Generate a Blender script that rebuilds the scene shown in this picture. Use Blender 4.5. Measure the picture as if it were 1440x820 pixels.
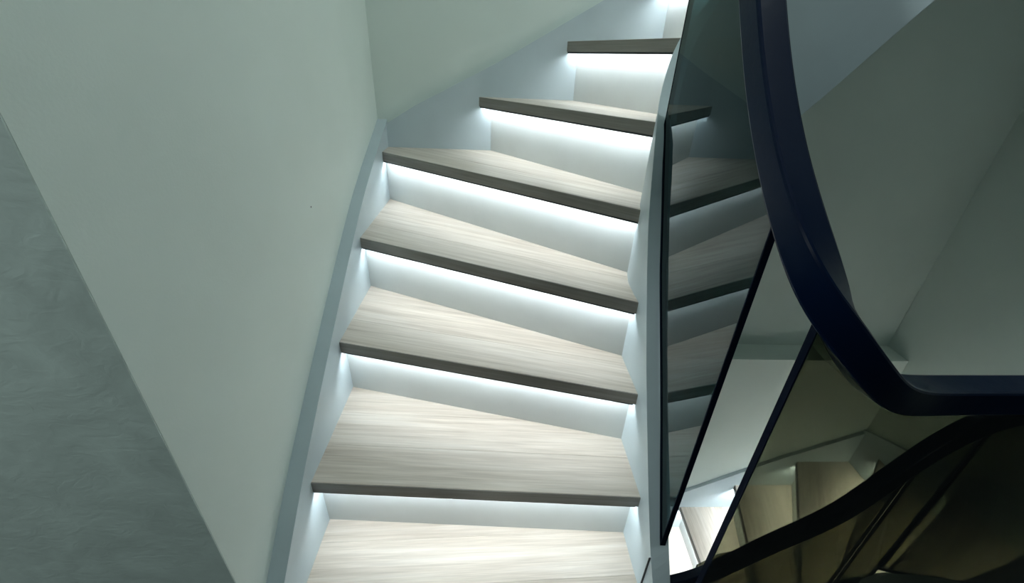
import bpy, bmesh, math, random
from mathutils import Vector, Matrix

for o in list(bpy.data.objects):
    bpy.data.objects.remove(o, do_unlink=True)
scene = bpy.context.scene
COL = scene.collection
ZO = 1.325            # eye height above the landing; coordinates below are given relative to the eye

# ------------------------------------------------------------------ camera
F_PX, PITCH, ROLL, YAW = 593.104, 0.49824, 0.04345, 0.05303
fw = Vector((math.sin(YAW)*math.cos(PITCH), math.cos(YAW)*math.cos(PITCH), -math.sin(PITCH)))
rt0 = Vector((math.cos(YAW), -math.sin(YAW), 0))
dn0 = -rt0.cross(fw)
rt = math.cos(ROLL)*rt0 - math.sin(ROLL)*dn0
dn = math.sin(ROLL)*rt0 + math.cos(ROLL)*dn0
cam = bpy.data.cameras.new('camera')
cam.sensor_width = 36; cam.sensor_fit = 'HORIZONTAL'
cam.lens = F_PX/1440*36
cam.clip_start = 0.01
co = bpy.data.objects.new('camera', cam); COL.objects.link(co)
m = Matrix((( rt.x, -dn.x, -fw.x, 0), (rt.y, -dn.y, -fw.y, 0), (rt.z, -dn.z, -fw.z, ZO), (0, 0, 0, 1)))
co.matrix_world = m
scene.camera = co

# ------------------------------------------------------------------ world, exposure
w = bpy.data.worlds.new('world'); scene.world = w; w.use_nodes = True
bg = w.node_tree.nodes['Background']
bg.inputs[0].default_value = (0.60, 0.80, 0.80, 1); bg.inputs[1].default_value = 0.09
vs = scene.view_settings
vs.view_transform = 'Standard'; vs.look = 'None'; vs.gamma = 1.0; vs.exposure = 0.0
vs.use_curve_mapping = False
LED_POWER = 44.0
FILL_LAMP_POWER = 66.0  # added stairwell pendant, lifts the left wall
HALL_FILL_POWER = 130.0  # added hall pendant, lifts the plaster wall
FILL_COLOUR = (0.87, 0.99, 0.98)
LED_COLOUR = (0.86, 0.95, 1.0)

# ------------------------------------------------------------------ materials
def newmat(name):
    mt = bpy.data.materials.new(name); mt.use_nodes = True
    nt = mt.node_tree
    return mt, nt, nt.nodes, nt.links, nt.nodes['Principled BSDF']

def paint(name, col, rough=0.6, mott=0.05, bump=0.05, scale=6.0, fine=140.0, spec=0.4):
    mt, nt, N, L, b = newmat(name)
    tc = N.new('ShaderNodeTexCoord')
    n1 = N.new('ShaderNodeTexNoise'); n1.inputs['Scale'].default_value = scale; n1.inputs['Detail'].default_value = 5
    L.new(tc.outputs['Object'], n1.inputs['Vector'])
    r = N.new('ShaderNodeValToRGB')
    c0 = [c*(1-mott) for c in col]; c1 = [min(1, c*(1+mott)) for c in col]
    r.color_ramp.elements[0].color = (*c0, 1); r.color_ramp.elements[1].color = (*c1, 1)
    r.color_ramp.elements[0].position = .3; r.color_ramp.elements[1].position = .7
    L.new(n1.outputs['Fac'], r.inputs['Fac']); L.new(r.outputs['Color'], b.inputs['Base Color'])
    n2 = N.new('ShaderNodeTexNoise'); n2.inputs['Scale'].default_value = fine; n2.inputs['Detail'].default_value = 3
    L.new(tc.outputs['Object'], n2.inputs['Vector'])
    bp = N.new('ShaderNodeBump'); bp.inputs['Strength'].default_value = bump; bp.inputs['Distance'].default_value = .004
    L.new(n2.outputs['Fac'], bp.inputs['Height']); L.new(bp.outputs['Normal'], b.inputs['Normal'])
    b.inputs['Roughness'].default_value = rough
    b.inputs['Specular IOR Level'].default_value = spec
    return mt

def plaster(name, col):
    mt, nt, N, L, b = newmat(name)
    tc = N.new('ShaderNodeTexCoord')
    mp = N.new('ShaderNodeMapping'); mp.inputs['Scale'].default_value = (1, 1, 1.6); mp.inputs['Rotation'].default_value = (0, .5, 0)
    L.new(tc.outputs['Object'], mp.inputs['Vector'])
    n1 = N.new('ShaderNodeTexNoise'); n1.inputs['Scale'].default_value = 7; n1.inputs['Detail'].default_value = 7; n1.inputs['Roughness'].default_value = .6
    n1.inputs['Distortion'].default_value = 1.2
    L.new(mp.outputs['Vector'], n1.inputs['Vector'])
    r = N.new('ShaderNodeValToRGB')
    r.color_ramp.elements[0].color = (*[c*.86 for c in col], 1); r.color_ramp.elements[1].color = (*[c*1.12 for c in col], 1)
    r.color_ramp.elements[0].position = .3; r.color_ramp.elements[1].position = .72
    L.new(n1.outputs['Fac'], r.inputs['Fac']); L.new(r.outputs['Color'], b.inputs['Base Color'])
    n2 = N.new('ShaderNodeTexNoise'); n2.inputs['Scale'].default_value = 26; n2.inputs['Detail'].default_value = 8; n2.inputs['Distortion'].default_value = 2.0
    L.new(mp.outputs['Vector'], n2.inputs['Vector'])
    bp = N.new('ShaderNodeBump'); bp.inputs['Strength'].default_value = .16; bp.inputs['Distance'].default_value = .006
    L.new(n2.outputs['Fac'], bp.inputs['Height']); L.new(bp.outputs['Normal'], b.inputs['Normal'])
    b.inputs['Roughness'].default_value = .5
    return mt

def oak(name, tone=1.0, sat=.72):
    mt, nt, N, L, b = newmat(name)
    uv = N.new('ShaderNodeUVMap'); uv.uv_map = 'grain'
    oi = N.new('ShaderNodeObjectInfo')
    ad = N.new('ShaderNodeVectorMath'); ad.operation = 'ADD'
    cmb = N.new('ShaderNodeCombineXYZ')
    mul = N.new('ShaderNodeMath'); mul.operation = 'MULTIPLY'; mul.inputs[1].default_value = 37.0
    L.new(oi.outputs['Random'], mul.inputs[0])
    L.new(mul.outputs[0], cmb.inputs[0]); L.new(mul.outputs[0], cmb.inputs[2])
    L.new(uv.outputs['UV'], ad.inputs[0]); L.new(cmb.outputs[0], ad.inputs[1])
    def noise(sx, sy, det, dist, rough=.55):
        mp = N.new('ShaderNodeMapping'); mp.inputs['Scale'].default_value = (sx, sy, 1)
        L.new(ad.outputs[0], mp.inputs['Vector'])
        n = N.new('ShaderNodeTexNoise'); n.inputs['Scale'].default_value = 1; n.inputs['Detail'].default_value = det
        n.inputs['Distortion'].default_value = dist; n.inputs['Roughness'].default_value = rough
        L.new(mp.outputs['Vector'], n.inputs['Vector']); return n
    big = noise(1.4, 24, 3, .8)
    mid = noise(3.0, 90, 4, .4)
    fin = noise(9, 420, 2, 0)
    r = N.new('ShaderNodeValToRGB'); cr = r.color_ramp
    cr.elements[0].position = .30; cr.elements[0].color = (.46, .36, .26, 1)
    cr.elements[1].position = .72; cr.elements[1].color = (.76, .68, .58, 1)
    e = cr.elements.new(.5); e.color = (.63, .53, .42, 1)
    mx = N.new('ShaderNodeMix'); mx.data_type = 'FLOAT'; mx.inputs[0].default_value = .5
    L.new(big.outputs['Fac'], mx.inputs[2]); L.new(mid.outputs['Fac'], mx.inputs[3])
    L.new(mx.outputs[0], r.inputs['Fac'])
    # limed pores: pale streaks over the grain
    st = N.new('ShaderNodeMapRange'); st.inputs[1].default_value = .42; st.inputs[2].default_value = .68; st.inputs[3].default_value = .91; st.inputs[4].default_value = 1.05
    L.new(fin.outputs['Fac'], st.inputs[0])
    m2 = N.new('ShaderNodeMix'); m2.data_type = 'RGBA'; m2.blend_type = 'MULTIPLY'; m2.inputs[0].default_value = 1
    L.new(r.outputs['Color'], m2.inputs[6]); L.new(st.outputs[0], m2.inputs[7])
    # every board a little lighter or darker
    hv = N.new('ShaderNodeHueSaturation')
    v = N.new('ShaderNodeMapRange'); v.inputs[3].default_value = .93*tone; v.inputs[4].default_value = 1.05*tone
    L.new(oi.outputs['Random'], v.inputs[0]); L.new(v.outputs[0], hv.inputs['Value'])
    hv.inputs['Saturation'].default_value = sat
    L.new(m2.outputs[2], hv.inputs['Color'])
    L.new(hv.outputs['Color'], b.inputs['Base Color'])
    bp = N.new('ShaderNodeBump'); bp.inputs['Strength'].default_value = .25; bp.inputs['Distance'].default_value = .001
    L.new(fin.outputs['Fac'], bp.inputs['Height']); L.new(bp.outputs['Normal'], b.inputs['Normal'])
    b.inputs['Roughness'].default_value = .48
    return mt

def smoked_glass(name, face_tint, refl=(1, 1, 1)):
    mt, nt, N, L, b = newmat(name); N.remove(b)
    out = N['Material Output']
    tr = N.new('ShaderNodeBsdfTransparent'); tr.inputs[0].default_value = (*face_tint, 1)
    gl = N.new('ShaderNodeBsdfGlossy'); gl.inputs['Roughness'].default_value = 0.0; gl.inputs[0].default_value = (*refl, 1)
    fr = N.new('ShaderNodeFresnel'); fr.inputs[0].default_value = 1.5
    geo = N.new('ShaderNodeNewGeometry')
    inv = N.new('ShaderNodeMath'); inv.operation = 'SUBTRACT'; inv.inputs[0].default_value = 1
    L.new(geo.outputs['Backfacing'], inv.inputs[1])
    ml = N.new('ShaderNodeMath'); ml.operation = 'MULTIPLY'
    L.new(fr.outputs[0], ml.inputs[0]); L.new(inv.outputs[0], ml.inputs[1])
    mx = N.new('ShaderNodeMixShader')
    L.new(ml.outputs[0], mx.inputs[0]); L.new(tr.outputs[0], mx.inputs[1]); L.new(gl.outputs[0], mx.inputs[2])
    L.new(mx.outputs[0], out.inputs[0])
    return mt

def led(name, col=None, power=None):
    mt, nt, N, L, b = newmat(name); N.remove(b)
    em = N.new('ShaderNodeEmission'); em.inputs[0].default_value = (*(col or LED_COLOUR), 1); em.inputs[1].default_value = power or LED_POWER
    L.new(em.outputs[0], N['Material Output'].inputs[0]); return mt

def lacquer(name, col):
    mt, nt, N, L, b = newmat(name)
    tc = N.new('ShaderNodeTexCoord')
    n2 = N.new('ShaderNodeTexNoise'); n2.inputs['Scale'].default_value = 55; n2.inputs['Detail'].default_value = 2
    L.new(tc.outputs['Object'], n2.inputs['Vector'])
    bp = N.new('ShaderNodeBump'); bp.inputs['Strength'].default_value = .05; bp.inputs['Distance'].default_value = .004
    L.new(n2.outputs['Fac'], bp.inputs['Height']); L.new(bp.outputs['Normal'], b.inputs['Normal'])
    b.inputs['Base Color'].default_value = (*col, 1); b.inputs['Roughness'].default_value = .28; b.inputs['Specular IOR Level'].default_value = .11
    return mt

M = dict(
    wall=paint('wall_paint', (.69, .765, .715), .62, .03, .06, 3.0, 220),
    plaster=plaster('trowelled_plaster', (.50, .585, .545)),
    string=paint('blue_grey_string_paint', (.50, .58, .61), .42, .03, .02, 9, 60),
    riser=paint('pale_riser_paint', (.60, .63, .62), .42, .03, .02, 9, 60),
    soffit=paint('soffit_paint', (.55, .62, .62), .6, .03, .05, 4, 200),
    channel=paint('dark_channel', (.03, .035, .04), .5, .05, .02),
    gasket=paint('navy_gasket', (.002, .005, .014), .7, .05, .02, spec=.06),
    ceiling=paint('ceiling_paint', (.60, .64, .63), .7, .03, .05),
    speck=paint('nail_hole_dark', (.02, .02, .02), .8, .05, .02),
    oak=oak('limed_oak'), dark_oak=oak('dark_stained_oak', .42, .5), led=led('led_light'), led_low=led('led_light_lower', None, LED_POWER*2.4), globe=led('added_globe_light', FILL_COLOUR, FILL_LAMP_POWER), hall_fill_globe=led('added_hall_globe_light', FILL_COLOUR, HALL_FILL_POWER),  # both globe materials belong to the added pendants
    glass=smoked_glass('smoked_glass', (.345, .345, .28)), teal_glass=smoked_glass('teal_smoked_glass', (.125, .205, .215), (.80, .92, .93)),
    slate=paint('dark_slate_floor', (.028, .034, .036), .6, .15, .05, 8, 90, .2),
    rail=lacquer('navy_lacquer', (.0012, .006, .022)),
)

# ------------------------------------------------------------------ helpers
def tag(o, label=None, cat=None, group=None, kind=None):
    if label: o['label'] = label
    if cat: o['category'] = cat
    if group: o['group'] = group
    if kind: o['kind'] = kind
    return o

BASE = {}
def empty(name, loc):
    o = bpy.data.objects.new(name, None); COL.objects.link(o)
    o.location = (loc[0], loc[1], loc[2]+ZO); o.empty_display_size = .1
    BASE[o.name] = Vector(loc); return o

def mesh(name, verts, faces, mat, parent=None, uvs=None, smooth=False, bevel=0):
    base = BASE[parent.name] if parent else Vector((0, 0, -ZO))
    me = bpy.data.meshes.new(name)
    me.from_pydata([Vector(v)-base for v in verts], [], faces)
    if uvs:
        lay = me.uv_layers.new(name='grain')
        for l in me.loops: lay.data[l.index].uv = uvs[l.vertex_index]
    bm = bmesh.new(); bm.from_mesh(me); bmesh.ops.recalc_face_normals(bm, faces=bm.faces)
    if bevel:
        bmesh.ops.bevel(bm, geom=[e for e in bm.edges if e.calc_face_angle(0) > .5], offset=bevel, segments=2, affect='EDGES', profile=.5)
    bm.to_mesh(me); bm.free()
    me.materials.append(M[mat])
    if smooth:
        for p in me.polygons: p.use_smooth = True
    o = bpy.data.objects.new(name, me); COL.objects.link(o)
    if parent: o.parent = parent
    BASE[o.name] = base
    return o

def prism(poly, z0, z1):
    n = len(poly)
    v = [(x, y, z0) for x, y in poly]+[(x, y, z1) for x, y in poly]
    f = [tuple(range(n))[::-1], tuple(range(n, 2*n))]+[(i, (i+1) % n, n+(i+1) % n, n+i) for i in range(n)]
    return v, f

def boxv(x0, x1, y0, y1, z0, z1):
    return prism([(x0, y0), (x1, y0), (x1, y1), (x0, y1)], z0, z1)

def clip(poly, nx, ny, d):
    """keep the part of a polygon with nx*x + ny*y >= d"""
    out = []
    for i in range(len(poly)):
        a, b = poly[i], poly[(i+1) % len(poly)]
        da, db = nx*a[0]+ny*a[1]-d, nx*b[0]+ny*b[1]-d
        if da >= 0: out.append(a)
        if (da >= 0) != (db >= 0):
            t = da/(da-db); out.append((a[0]+t*(b[0]-a[0]), a[1]+t*(b[1]-a[1])))
    return out

def smoothpath(pts, n=6):
    """Catmull-Rom through points of any dimension"""
    P = [Vector(p) if len(p) <= 4 else p for p in pts]
    out = []
    for i in range(len(P)-1):
        p0 = P[max(i-1, 0)]; p1 = P[i]; p2 = P[i+1]; p3 = P[min(i+2, len(P)-1)]
        for k in range(n):
            t = k/n
            out.append(.5*((2*p1)+(p2-p0)*t+(2*p0-5*p1+4*p2-p3)*t*t+(3*p1-p0-3*p2+p3)*t**3))
    out.append(P[-1]); return out

def ribbon(pts, th, n=6):
    """upright board along a plan path; points are (x, y, top, bottom)"""
    S = smoothpath([Vector(p) for p in pts], n)
    v, f = [], []
    for i, p in enumerate(S):
        a = S[max(i-1, 0)]; b = S[min(i+1, len(S)-1)]
        t = Vector((b[0]-a[0], b[1]-a[1])).normalized(); nn = Vector((-t.y, t.x))*th/2
        v += [(p[0]+nn.x, p[1]+nn.y, p[2]), (p[0]-nn.x, p[1]-nn.y, p[2]), (p[0]-nn.x, p[1]-nn.y, p[3]), (p[0]+nn.x, p[1]+nn.y, p[3])]
    for i in range(len(S)-1):
        for k in range(4):
            f.append((4*i+k, 4*i+(k+1) % 4, 4*i+4+(k+1) % 4, 4*i+4+k))
    f.append((0, 1, 2, 3)); e = 4*(len(S)-1); f.append((e+3, e+2, e+1, e))
    return v, f

# ------------------------------------------------------------------ the setting
XL, YB, XR, YC = -0.474, 1.838, 2.193, 0.4506     # left wall, back wall, right wall, corner of the hall wall
YLOW, ZLEDGE, ZLAND, ZBOT = 1.702, -1.302, -1.325, -4.35
ZTOP = 2.95
def wall(name, v, f, mat): return tag(mesh(name, v, f, mat), kind='structure')

wl = wall('wall_left', *boxv(XL-.15, XL, YC+.002, YB+.15, ZBOT, ZTOP), 'wall')
wall('wall_front', *boxv(-3.2, XL-.0003, YC, YC+.002, ZLAND-.25, ZTOP), 'plaster')
wall('wall_back', *boxv(XL, XR+.15, YB, YB+.15, ZBOT, ZTOP), 'wall')
wall('wall_lower', *boxv(XL, XR, YLOW, YB, ZBOT, ZLEDGE), 'wall')
wall('wall_right', *boxv(XR, XR+.15, .42, YB, ZBOT, ZTOP), 'wall')
wall('ceiling', *boxv(-3.2, 3.4, -2.5, YB+.15, ZTOP, ZTOP+.1), 'ceiling')
hall = [(-3.2, -2.5), (3.4, -2.5), (3.4, .42), (XR, .42), (XR, .56), (1.44, .56), (1.44, .50), (.55, .46), (.376, .49), (.376, .52), (XL+.001, .52), (XL+.001, .449), (-3.2, .449)]
hv, hf = prism(hall, ZLAND-.22, ZLAND)
tag(mesh('floor', hv, hf, 'slate'), kind='structure')
bv, bf = boxv(XL-.15, XR+.15, -2.5, YB+.15, ZBOT-.1, ZBOT)
tag(mesh('floor', bv, bf, 'oak', uvs=[(x, y) for x, y, z in bv]), kind='structure')
# a nail hole in the left wall
hp = (XL+.0002, 1.081, -.350)
v, f = [], []
for k in range(8): v.append((hp[0]+.0004, hp[1]+.0026*math.cos(k*math.pi/4), hp[2]+.0026*math.sin(k*math.pi/4)))
f = [tuple(range(8))]
h = mesh('nail_hole', v, f, 'speck')
h.parent = wl

# ------------------------------------------------------------------ stairs
TH = .034            # tread thickness
OVER = .038          # nosing overhang
def tread_polys(nose, nxt, outer, inner_a, inner_b):
    """footprint from the nosing line to just behind the next riser"""
    big = [(-3, -3), (5, -3), (5, 5), (-3, 5)]
    (ax, ay), (bx, by) = nose
    tx, ty = bx-ax, by-ay; l = math.hypot(tx, ty); tx /= l; ty /= l
    nx, ny = -ty, tx                       # towards the rise (left of the direction wall -> well)
    p = clip(big, nx, ny, nx*ax+ny*ay)
    (cx, cy), (dx, dy) = nxt
    ux, uy = dx-cx, dy-cy; l = math.hypot(ux, uy); ux /= l; uy /= l
    mx, my = -uy, ux
    p = clip(p, -mx, -my, -(mx*cx+my*cy)-OVER-.02)
    for (ox, oy, od) in outer: p = clip(p, ox, oy, od)
    # inner side: the chord between the two inner nosing ends, pushed into the string
    ex, ey = inner_b[0]-inner_a[0], inner_b[1]-inner_a[1]; l = math.hypot(ex, ey); ex /= l; ey /= l
    sx, sy = -ey, ex
    p = clip(p, sx, sy, sx*inner_a[0]+sy*inner_a[1]-.012)
    return p, (tx, ty), (nx, ny), (ax, ay)

def build_flight(root, noses, zs, outer, zlast, ledmat='led'):
    """noses: list of (wall end, well end) nosing points; one more than treads"""
    for k in range(len(noses)-1):
        z = zs[k]
        p, t, n, a = tread_polys(noses[k], noses[k+1], outer, noses[k][1], noses[k+1][1])
        if len(p) < 3: continue
        d0 = n[0]*a[0]+n[1]*a[1]
        dmax = max(n[0]*x+n[1]*y for x, y in p)-d0
        W = .118; edges = [.003]
        while edges[-1]+W < dmax-.03: edges.append(edges[-1]+W)
        edges.append(dmax+.01)
        front = None
        for i in range(len(edges)-1):
            q = clip(clip(p, n[0], n[1], d0+edges[i]+(0 if i == 0 else .0002)), -n[0], -n[1], -(d0+edges[i+1]-.0002))
            if len(q) < 3: continue
            v, f = prism(q, z-TH, z)
            uvs = [(t[0]*x+t[1]*y+zz*.3, n[0]*x+n[1]*y-d0+(zz-z)) for x, y, zz in v]
            o = mesh('tread' if front is None else 'board', v, f, 'oak', root, uvs, bevel=.0006 if i == 0 else 0)
            if front is None: front = o
            else: o.parent = front
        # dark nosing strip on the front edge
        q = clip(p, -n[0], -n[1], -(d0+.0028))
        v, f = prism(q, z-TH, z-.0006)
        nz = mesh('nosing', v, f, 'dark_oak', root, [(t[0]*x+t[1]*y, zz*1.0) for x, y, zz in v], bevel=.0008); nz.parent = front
        # light channel and strip under the nosing
        def strip(d_a, d_b, za, zb, name, mat, inset):
            s = clip(clip(p, n[0], n[1], d0+d_a), -n[0], -n[1], -(d0+d_b))
            s0 = min(t[0]*x+t[1]*y for x, y in s)+inset; s1 = max(t[0]*x+t[1]*y for x, y in s)-inset
            s = clip(clip(s, t[0], t[1], s0), -t[0], -t[1], -s1)
            v, f = prism(s, za, zb)
            o = mesh(name, v, f, mat, root); o.parent = front; return o
        strip(.003, .0055, z-TH-.0055, z-TH+.001, 'light_channel', 'channel', .016)
        strip(.009, .018, z-TH-.0015, z-TH-.0002, 'light_strip', ledmat, .02)
        # riser below this tread
        zb = (zs[k-1] if k else zlast)
        r = clip(clip(p, n[0], n[1], d0+OVER), -n[0], -n[1], -(d0+OVER+.016))
        v, f = prism(r, zb, z-TH)
        mesh('riser', v, f, 'riser', root)

# upper flight: nosing lines measured from wall string to well string
UP = [((-.436, .43), (.37, .46)), ((-.436, .697), (.37, .653)), ((-.436, 1.007), (.37, .799)), ((-.436, 1.312), (.372, .917)),
      ((-.436, 1.708), (.383, 1.051)), ((-.054, 1.80), (.43, 1.17)), ((.27, 1.80), (.53, 1.24)), ((.58, 1.80), (.66, 1.23)),
      ((.87, 1.80), (.80, 1.16)), ((1.16, 1.80), (.93, 1.09)), ((1.48, 1.80), (1.08, .99)), ((1.85, 1.80), (1.25, .90)),
      ((2.17, 1.42), (1.40, .86)), ((2.17, 1.05), (1.43, .76))]
UZ = [-1.125+.2*k for k in range(len(UP))]
up = empty('winder_staircase', (0.0, .44, ZLAND))
tag(up, 'upward winder staircase of limed oak treads with lit risers beside the white wall', 'staircase')
outer_up = [(1, 0, XL+.004), (0, -1, -(YB-.004)), (-1, 0, -(XR-.004))]
build_flight(up, UP, UZ, outer_up, ZLAND)

# wall strings
def panel_x(x0, x1, prof):          # prof: (y, top, bottom)
    n = len(prof); v = []
    for x in (x0, x1):
        v += [(x, y, t) for y, t, b in prof]+[(x, y, b) for y, t, b in prof]
    f = []
    for i in range(n-1):
        f += [(i, i+1, n+i+1, n+i), (2*n+i, 3*n+i, 3*n+i+1, 2*n+i+1), (i, 2*n+i, 2*n+i+1, i+1), (n+i, n+i+1, 3*n+i+1, 3*n+i)]
    f += [(0, n, 3*n, 2*n), (n-1, 3*n-1, 4*n-1, 2*n-1)]
    return v, f
def panel_y(y0, y1, prof):
    v, f = panel_x(y0, y1, prof)
    return [(b, a, c) for a, b, c in v], f

lp = smoothpath([Vector((y, z)) for y, z in ((.452, -1.045), (.512, -1.003), (.664, -.884), (.83, -.770), (1.093, -.601), (1.427, -.405), (1.838, -.222))], 4)
v, f = panel_x(XL, -.436, [(p[0], p[1], max(ZLAND, p[1]-.62)) for p in lp])
mesh('wall_string', v, f, 'string', up)
bp_ = [(-.436, -.236), (-.319, -.166), (.005, -.004), (.383, .208), (.8, .455), (1.3, .76), (1.85, 1.12), (2.19, 1.30)]
v, f = panel_y(1.815, YB, [(x, z, z-.62) for x, z in bp_])
mesh('wall_string', v, f, 'string', up)

# well string of the upper flight, wrapping the landing edge and rising round the well
US = [(1.43, .515, -1.235, -1.62), (.9, .49, -1.235, -1.62), (.56, .47, -1.235, -1.62), (.455, .462, -1.205, -1.62), (.412, .485, -1.11, -1.6), (.397, .53, -1.01, -1.5),
      (.394, .60, -.907, -1.4), (.394, .70, -.764, -1.25), (.394, .80, -.612, -1.1), (.394, .90, -.44, -.95), (.395, .968, -.306, -.85),
      (.401, 1.04, -.13, -.72), (.425, 1.12, -.045, -.55), (.475, 1.21, .06, -.45), (.55, 1.255, .17, -.40), (.66, 1.24, .36, -.28), (.80, 1.16, .57, -.085),
      (.93, 1.085, .77, .13), (1.08, 1.0, .97, .36), (1.25, .92, 1.17, .6), (1.40, .86, 1.37, .85), (1.45, .76, 1.57, 1.1)]
v, f = ribbon(US, .044, 5)
mesh('well_string', v, f, 'string', up)
v, f = boxv(.3690, .3755, .5440, .5455, -1.30, -.985); mesh('string_joint', v, f, 'channel', up)
# soffit under the upper flight
v, f = [], []
sof = [(UP[k][0], UP[k][1], UZ[k]) for k in range(4, len(UP))]
inn = [(.40, 1.05, -.72), (.44, 1.17, -.5), (.54, 1.25, -.41), (.66, 1.24, -.285), (.80, 1.16, -.09), (.93, 1.085, .125), (1.08, 1.0, .355), (1.25, .92, .595), (1.40, .86, .845), (1.45, .76, 1.095)]
for (o_, i_, z), q in zip(sof, inn):
    v += [(o_[0], min(o_[1]+.03, YB), z-.34), q]
n = len(sof)
for dz in (.02,): v += [(x, y, z+dz) for x, y, z in v[:2*n]]
for i in range(n-1):
    a, b, c, d = 2*i, 2*i+1, 2*i+3, 2*i+2
    f += [(a, b, c, d), (a+2*n, d+2*n, c+2*n, b+2*n)]
    f += [(a, d, d+2*n, a+2*n), (b, b+2*n, c+2*n, c)]
f += [(0, 2*n, 2*n+1, 1), (2*n-2, 2*n-1, 4*n-1, 4*n-2)]
mesh('soffit', v, f, 'soffit', up)

# lower flight, seen down through the well
LO = [((-.05, 1.68), (.60, 1.22)), ((.30, 1.68), (.74, 1.15)), ((.62, 1.68), (.88, 1.09)), ((.93, 1.68), (1.03, 1.02)), ((1.233, 1.68), (1.20, .97)),
      ((1.529, 1.68), (1.305, .94)), ((1.849, 1.68), (1.39, .93)), ((2.17, 1.55), (1.435, .90)), ((2.17, 1.20), (1.455, .82)),
      ((2.17, .88), (1.46, .70)), ((2.17, .60), (1.46, .56))]
LZ = [-3.30, -3.09, -2.885, -2.68, -2.472, -2.259, -2.046, -1.866, -1.686, -1.505]
lo = empty('winder_staircase', (1.2, 1.2, -3.5))
tag(lo, 'lower winder staircase of lit oak treads seen down through the stairwell glass', 'staircase')
outer_lo = [(1, 0, XL+.004), (0, -1, -(YLOW-.004)), (-1, 0, -(XR-.004))]
build_flight(lo, LO, LZ, outer_lo, -3.5, 'led_low')
lb = [(-.2, -3.19), (.3, -2.89), (.8, -2.58), (1.255, -2.31), (1.748, -2.02), (2.193, -1.80)]
v, f = panel_y(1.68, YLOW, [(x, z, z-.55) for x, z in lb]); mesh('wall_string', v, f, 'string', lo)
lr = [(1.70, -1.80), (1.46, -1.70), (1.1, -1.50), (.75, -1.30), (.57, -1.22)]
v, f = panel_x(2.171, XR, [(y, z, z-.5) for y, z in lr]); mesh('wall_string', v, f, 'string', lo)
LS = [(1.46, .56, -1.24, -1.72), (1.468, .70, -1.40, -1.92), (1.458, .81, -1.58, -2.1), (1.43, .875, -1.76, -2.28), (1.36, .90, -1.93, -2.45), (1.26, .91, -2.11, -2.63),
      (1.15, .94, -2.33, -2.85), (1.02, 1.0, -2.55, -3.07), (.88, 1.06, -2.76, -3.28), (.74, 1.13, -2.97, -3.49), (.58, 1.2, -3.2, -3.7)]
v, f = ribbon(LS, .044, 5); mesh('well_string', v, f, 'string', lo)

# ------------------------------------------------------------------ added fill pendants, out of view
def lathe(prof, cx, cy, n=24):
    v, f = [], []
    for r, z in prof:
        for k in range(n):
            a = 2*math.pi*k/n; v.append((cx+r*math.cos(a), cy+r*math.sin(a), z))
    for i in range(len(prof)-1):
        for k in range(n): f.append((i*n+k, i*n+(k+1) % n, (i+1)*n+(k+1) % n, (i+1)*n+k))
    f.append(tuple(range(n))); f.append(tuple(range((len(prof)-1)*n, len(prof)*n)))
    return v, f
def pendant(px, py, pz, mat, label):  # unseen fill light added to brighten the walls, modelled as a pendant
    pl = empty('added_pendant', (px, py, ZTOP)); tag(pl, label, 'lamp')
    R = .12
    v, f = lathe([(R*math.sin(math.pi*(.03+.94*k/14)), pz-R*math.cos(math.pi*(.03+.94*k/14))) for k in range(15)], px, py)
    mesh('globe', v, f, mat, pl, smooth=True)
    v, f = lathe([(.028, pz+R-.004), (.03, pz+R+.04), (.012, pz+R+.06)], px, py); mesh('cap', v, f, 'gasket', pl)
    v, f = lathe([(.004, pz+R+.055), (.004, ZTOP-.015)], px, py, 8); mesh('cord', v, f, 'gasket', pl)
    v, f = lathe([(.05, ZTOP-.022), (.055, ZTOP-.001)], px, py); mesh('ceiling_rose', v, f, 'gasket', pl)
pendant(.88, .60, 1.62, 'globe', 'added globe pendant out of view, brightening the left wall of the stairwell')
pendant(-1.95, -.35, .75, 'hall_fill_globe', 'added globe pendant out of view, brightening the plaster wall of the hall')

# ------------------------------------------------------------------ balustrade
bal = empty('glass_balustrade', (.41, .46, -1.235))
tag(bal, 'smoked glass balustrade with navy handrail winding around the stairwell', 'balustrade')
RC = [(1.45, .62, 2.2), (1.46, .76, 1.98), (1.43, .85, 1.83), (1.26, .90, 1.55), (1.08, .99, 1.33), (.93, 1.08, 1.15), (.80, 1.15, .98), (.66, 1.20, .80),
      (.54, 1.17, .64), (.455, 1.06, .49), (.415, .93, .33), (.404, .84, .202), (.403, .7655, .096), (.403, .695, .001), (.403, .6165, -.087), (.404, .55, -.150),
      (.410, .50, -.199), (.428, .462, -.250), (.462, .445, -.298), (.51, .442, -.347), (.57, .452, -.396), (.64, .472, -.426), (.73, .49, -.441), (.9, .493, -.442), (1.15, .498, -.442), (1.33, .50, -.442),
      (1.425, .53, -.458), (1.462, .62, -.545), (1.462, .735, -.70), (1.43, .835, -.84), (1.375, .85, -.93), (1.33, .853, -1.003), (1.26, .855, -1.143), (1.176, .862, -1.328),
      (1.024, .898, -1.563), (.89, .95, -1.865), (.74, 1.03, -2.1), (.58, 1.12, -2.33)]
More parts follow.
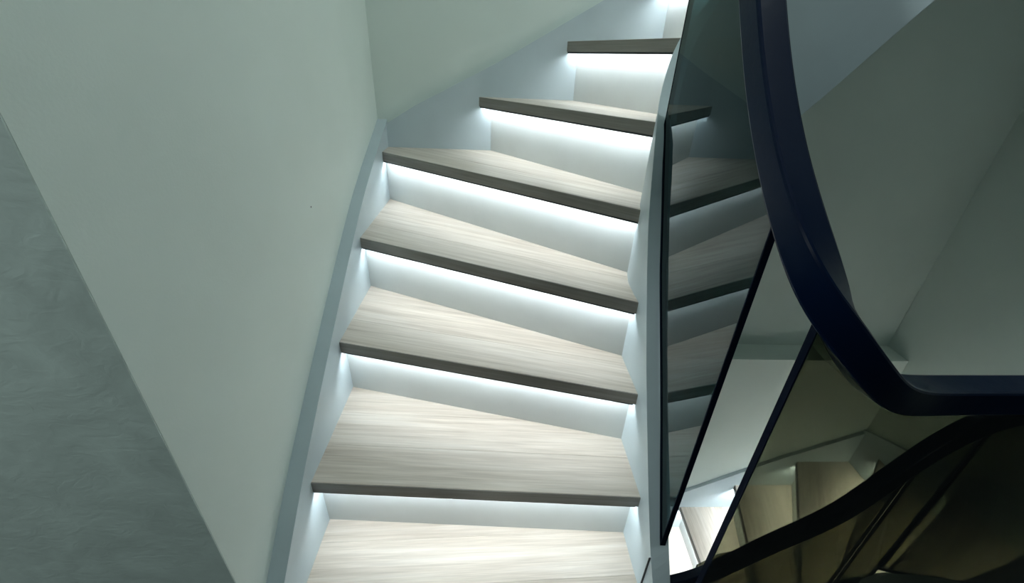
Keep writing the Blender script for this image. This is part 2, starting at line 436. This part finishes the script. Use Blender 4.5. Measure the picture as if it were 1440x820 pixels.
def sweep_rail(pts, wd, ht, n=5, bev=.0045):
    S = smoothpath([Vector(p) for p in pts], n)
    for _ in range(6):
        S = [S[0]]+[(S[i-1]+2*S[i]+S[i+1])/4 for i in range(1, len(S)-1)]+[S[-1]]
    prof = []
    for sx, sy in ((-1, -1), (1, -1), (1, 1), (-1, 1)):
        cx, cy = sx*(wd/2-bev), sy*(ht/2-bev)
        a0 = math.atan2(sy, sx)
        for k in (-1, 0, 1):
            a = a0+k*math.pi/4
            prof.append((cx+bev*math.cos(a), cy+bev*math.sin(a)))
    v, f = [], []; P = len(prof)
    for i, p in enumerate(S):
        t = (S[min(i+3, len(S)-1)]-S[max(i-3, 0)]).normalized()
        lat = t.cross(Vector((0, 0, 1))).normalized(); u = lat.cross(t).normalized()
        for a, b in prof: v.append(p+lat*a+u*b)
    for i in range(len(S)-1):
        for k in range(P): f.append((P*i+k, P*i+(k+1) % P, P*i+P+(k+1) % P, P*i+P+k))
    f.append(tuple(range(P))); f.append(tuple(range(P*(len(S)-1), P*len(S)))[::-1])
    return v, f, S
v, f, RS = sweep_rail(RC, .046, .048)
rail = mesh('handrail', v, f, 'rail', bal, smooth=True)
rail.data.set_sharp_from_angle(angle=math.radians(15))
tag(rail, 'dark navy lacquered handrail')

def rail_z(x, y, zr):
    """height of the rail centre line above a plan point, on the stretch nearest to height zr"""
    best = min(RS, key=lambda p: (p.x-x)**2+(p.y-y)**2+.15*(p.z-zr)**2)
    return best.z
def pane(plan, zr0, zr1, bots, th=.010, n=10, mat='glass'):
    """flat or bent pane: plan points, rail height hints at both ends, bottom heights along it"""
    pts = []
    for i in range(n+1):
        t = i/n; s = t*(len(plan)-1); j = min(int(s), len(plan)-2); u = s-j
        x = plan[j][0]*(1-u)+plan[j+1][0]*u; y = plan[j][1]*(1-u)+plan[j+1][1]*u
        sb = t*(len(bots)-1); jb = min(int(sb), len(bots)-2); ub = sb-jb
        pts.append((x, y, rail_z(x, y, zr0*(1-t)+zr1*t)-.012, bots[jb]*(1-ub)+bots[jb+1]*ub))
    v, f = [], []
    for i, p in enumerate(pts):
        a = pts[max(i-1, 0)]; b = pts[min(i+1, n)]
        tt = Vector((b[0]-a[0], b[1]-a[1])).normalized(); nn = Vector((-tt.y, tt.x))*th/2
        v += [(p[0]+nn.x, p[1]+nn.y, p[2]), (p[0]-nn.x, p[1]-nn.y, p[2]), (p[0]-nn.x, p[1]-nn.y, p[3]), (p[0]+nn.x, p[1]+nn.y, p[3])]
    for i in range(n):
        for k in range(4): f.append((4*i+k, 4*i+(k+1) % 4, 4*i+4+(k+1) % 4, 4*i+4+k))
    f.append((0, 1, 2, 3)); e = 4*n; f.append((e+3, e+2, e+1, e))
    g = mesh('glass_panel', v, f, mat, bal)
    # dark edge bands on the upright ends and a gasket along the foot
    for i, sgn in ((0, 1), (n, -1)):
        p = pts[i]; q = pts[i+sgn]
        tt = Vector((q[0]-p[0], q[1]-p[1])).normalized(); nn = Vector((-tt.y, tt.x))*(th/2+.0006)
        a = Vector((p[0], p[1]))-tt*.0008; b = a+tt*.0028
        vv, ff = prism([(a.x+nn.x, a.y+nn.y), (a.x-nn.x, a.y-nn.y), (b.x-nn.x, b.y-nn.y), (b.x+nn.x, b.y+nn.y)], p[3], p[2])
        o = mesh('edge_band', vv, ff, 'gasket', bal); o.parent = g
    vv, ff = ribbon([(p[0], p[1], p[3]+.010, p[3]-.004) for p in pts], th+.003, 2)
    o = mesh('foot_gasket', vv, ff, 'gasket', bal); o.parent = g
    return g
pane([(.402, .560), (.4035, 1.05)], -.14, .48, [-.962, -.764+.075, -.45+.02, -.115], n=16, mat='teal_glass')
pane([(.432, .459), (.60, .474), (1.40, .505)], -.24, -.442, [-1.23, -1.235, -1.235])
pane([(.62, 1.245), (.80, 1.16), (.97, 1.06)], .75, 1.2, [.31, .57, .83])
pane([(1.463, .56), (1.455, .835)], -.50, -.82, [-1.24, -1.60])
pane([(1.452, .842), (1.36, .862)], -.84, -.95, [-1.66, -1.93])
pane([(1.343, .863), (1.16, .90), (.9, 1.0)], -1.07, -1.85, [-2.04, -2.3, -2.74])
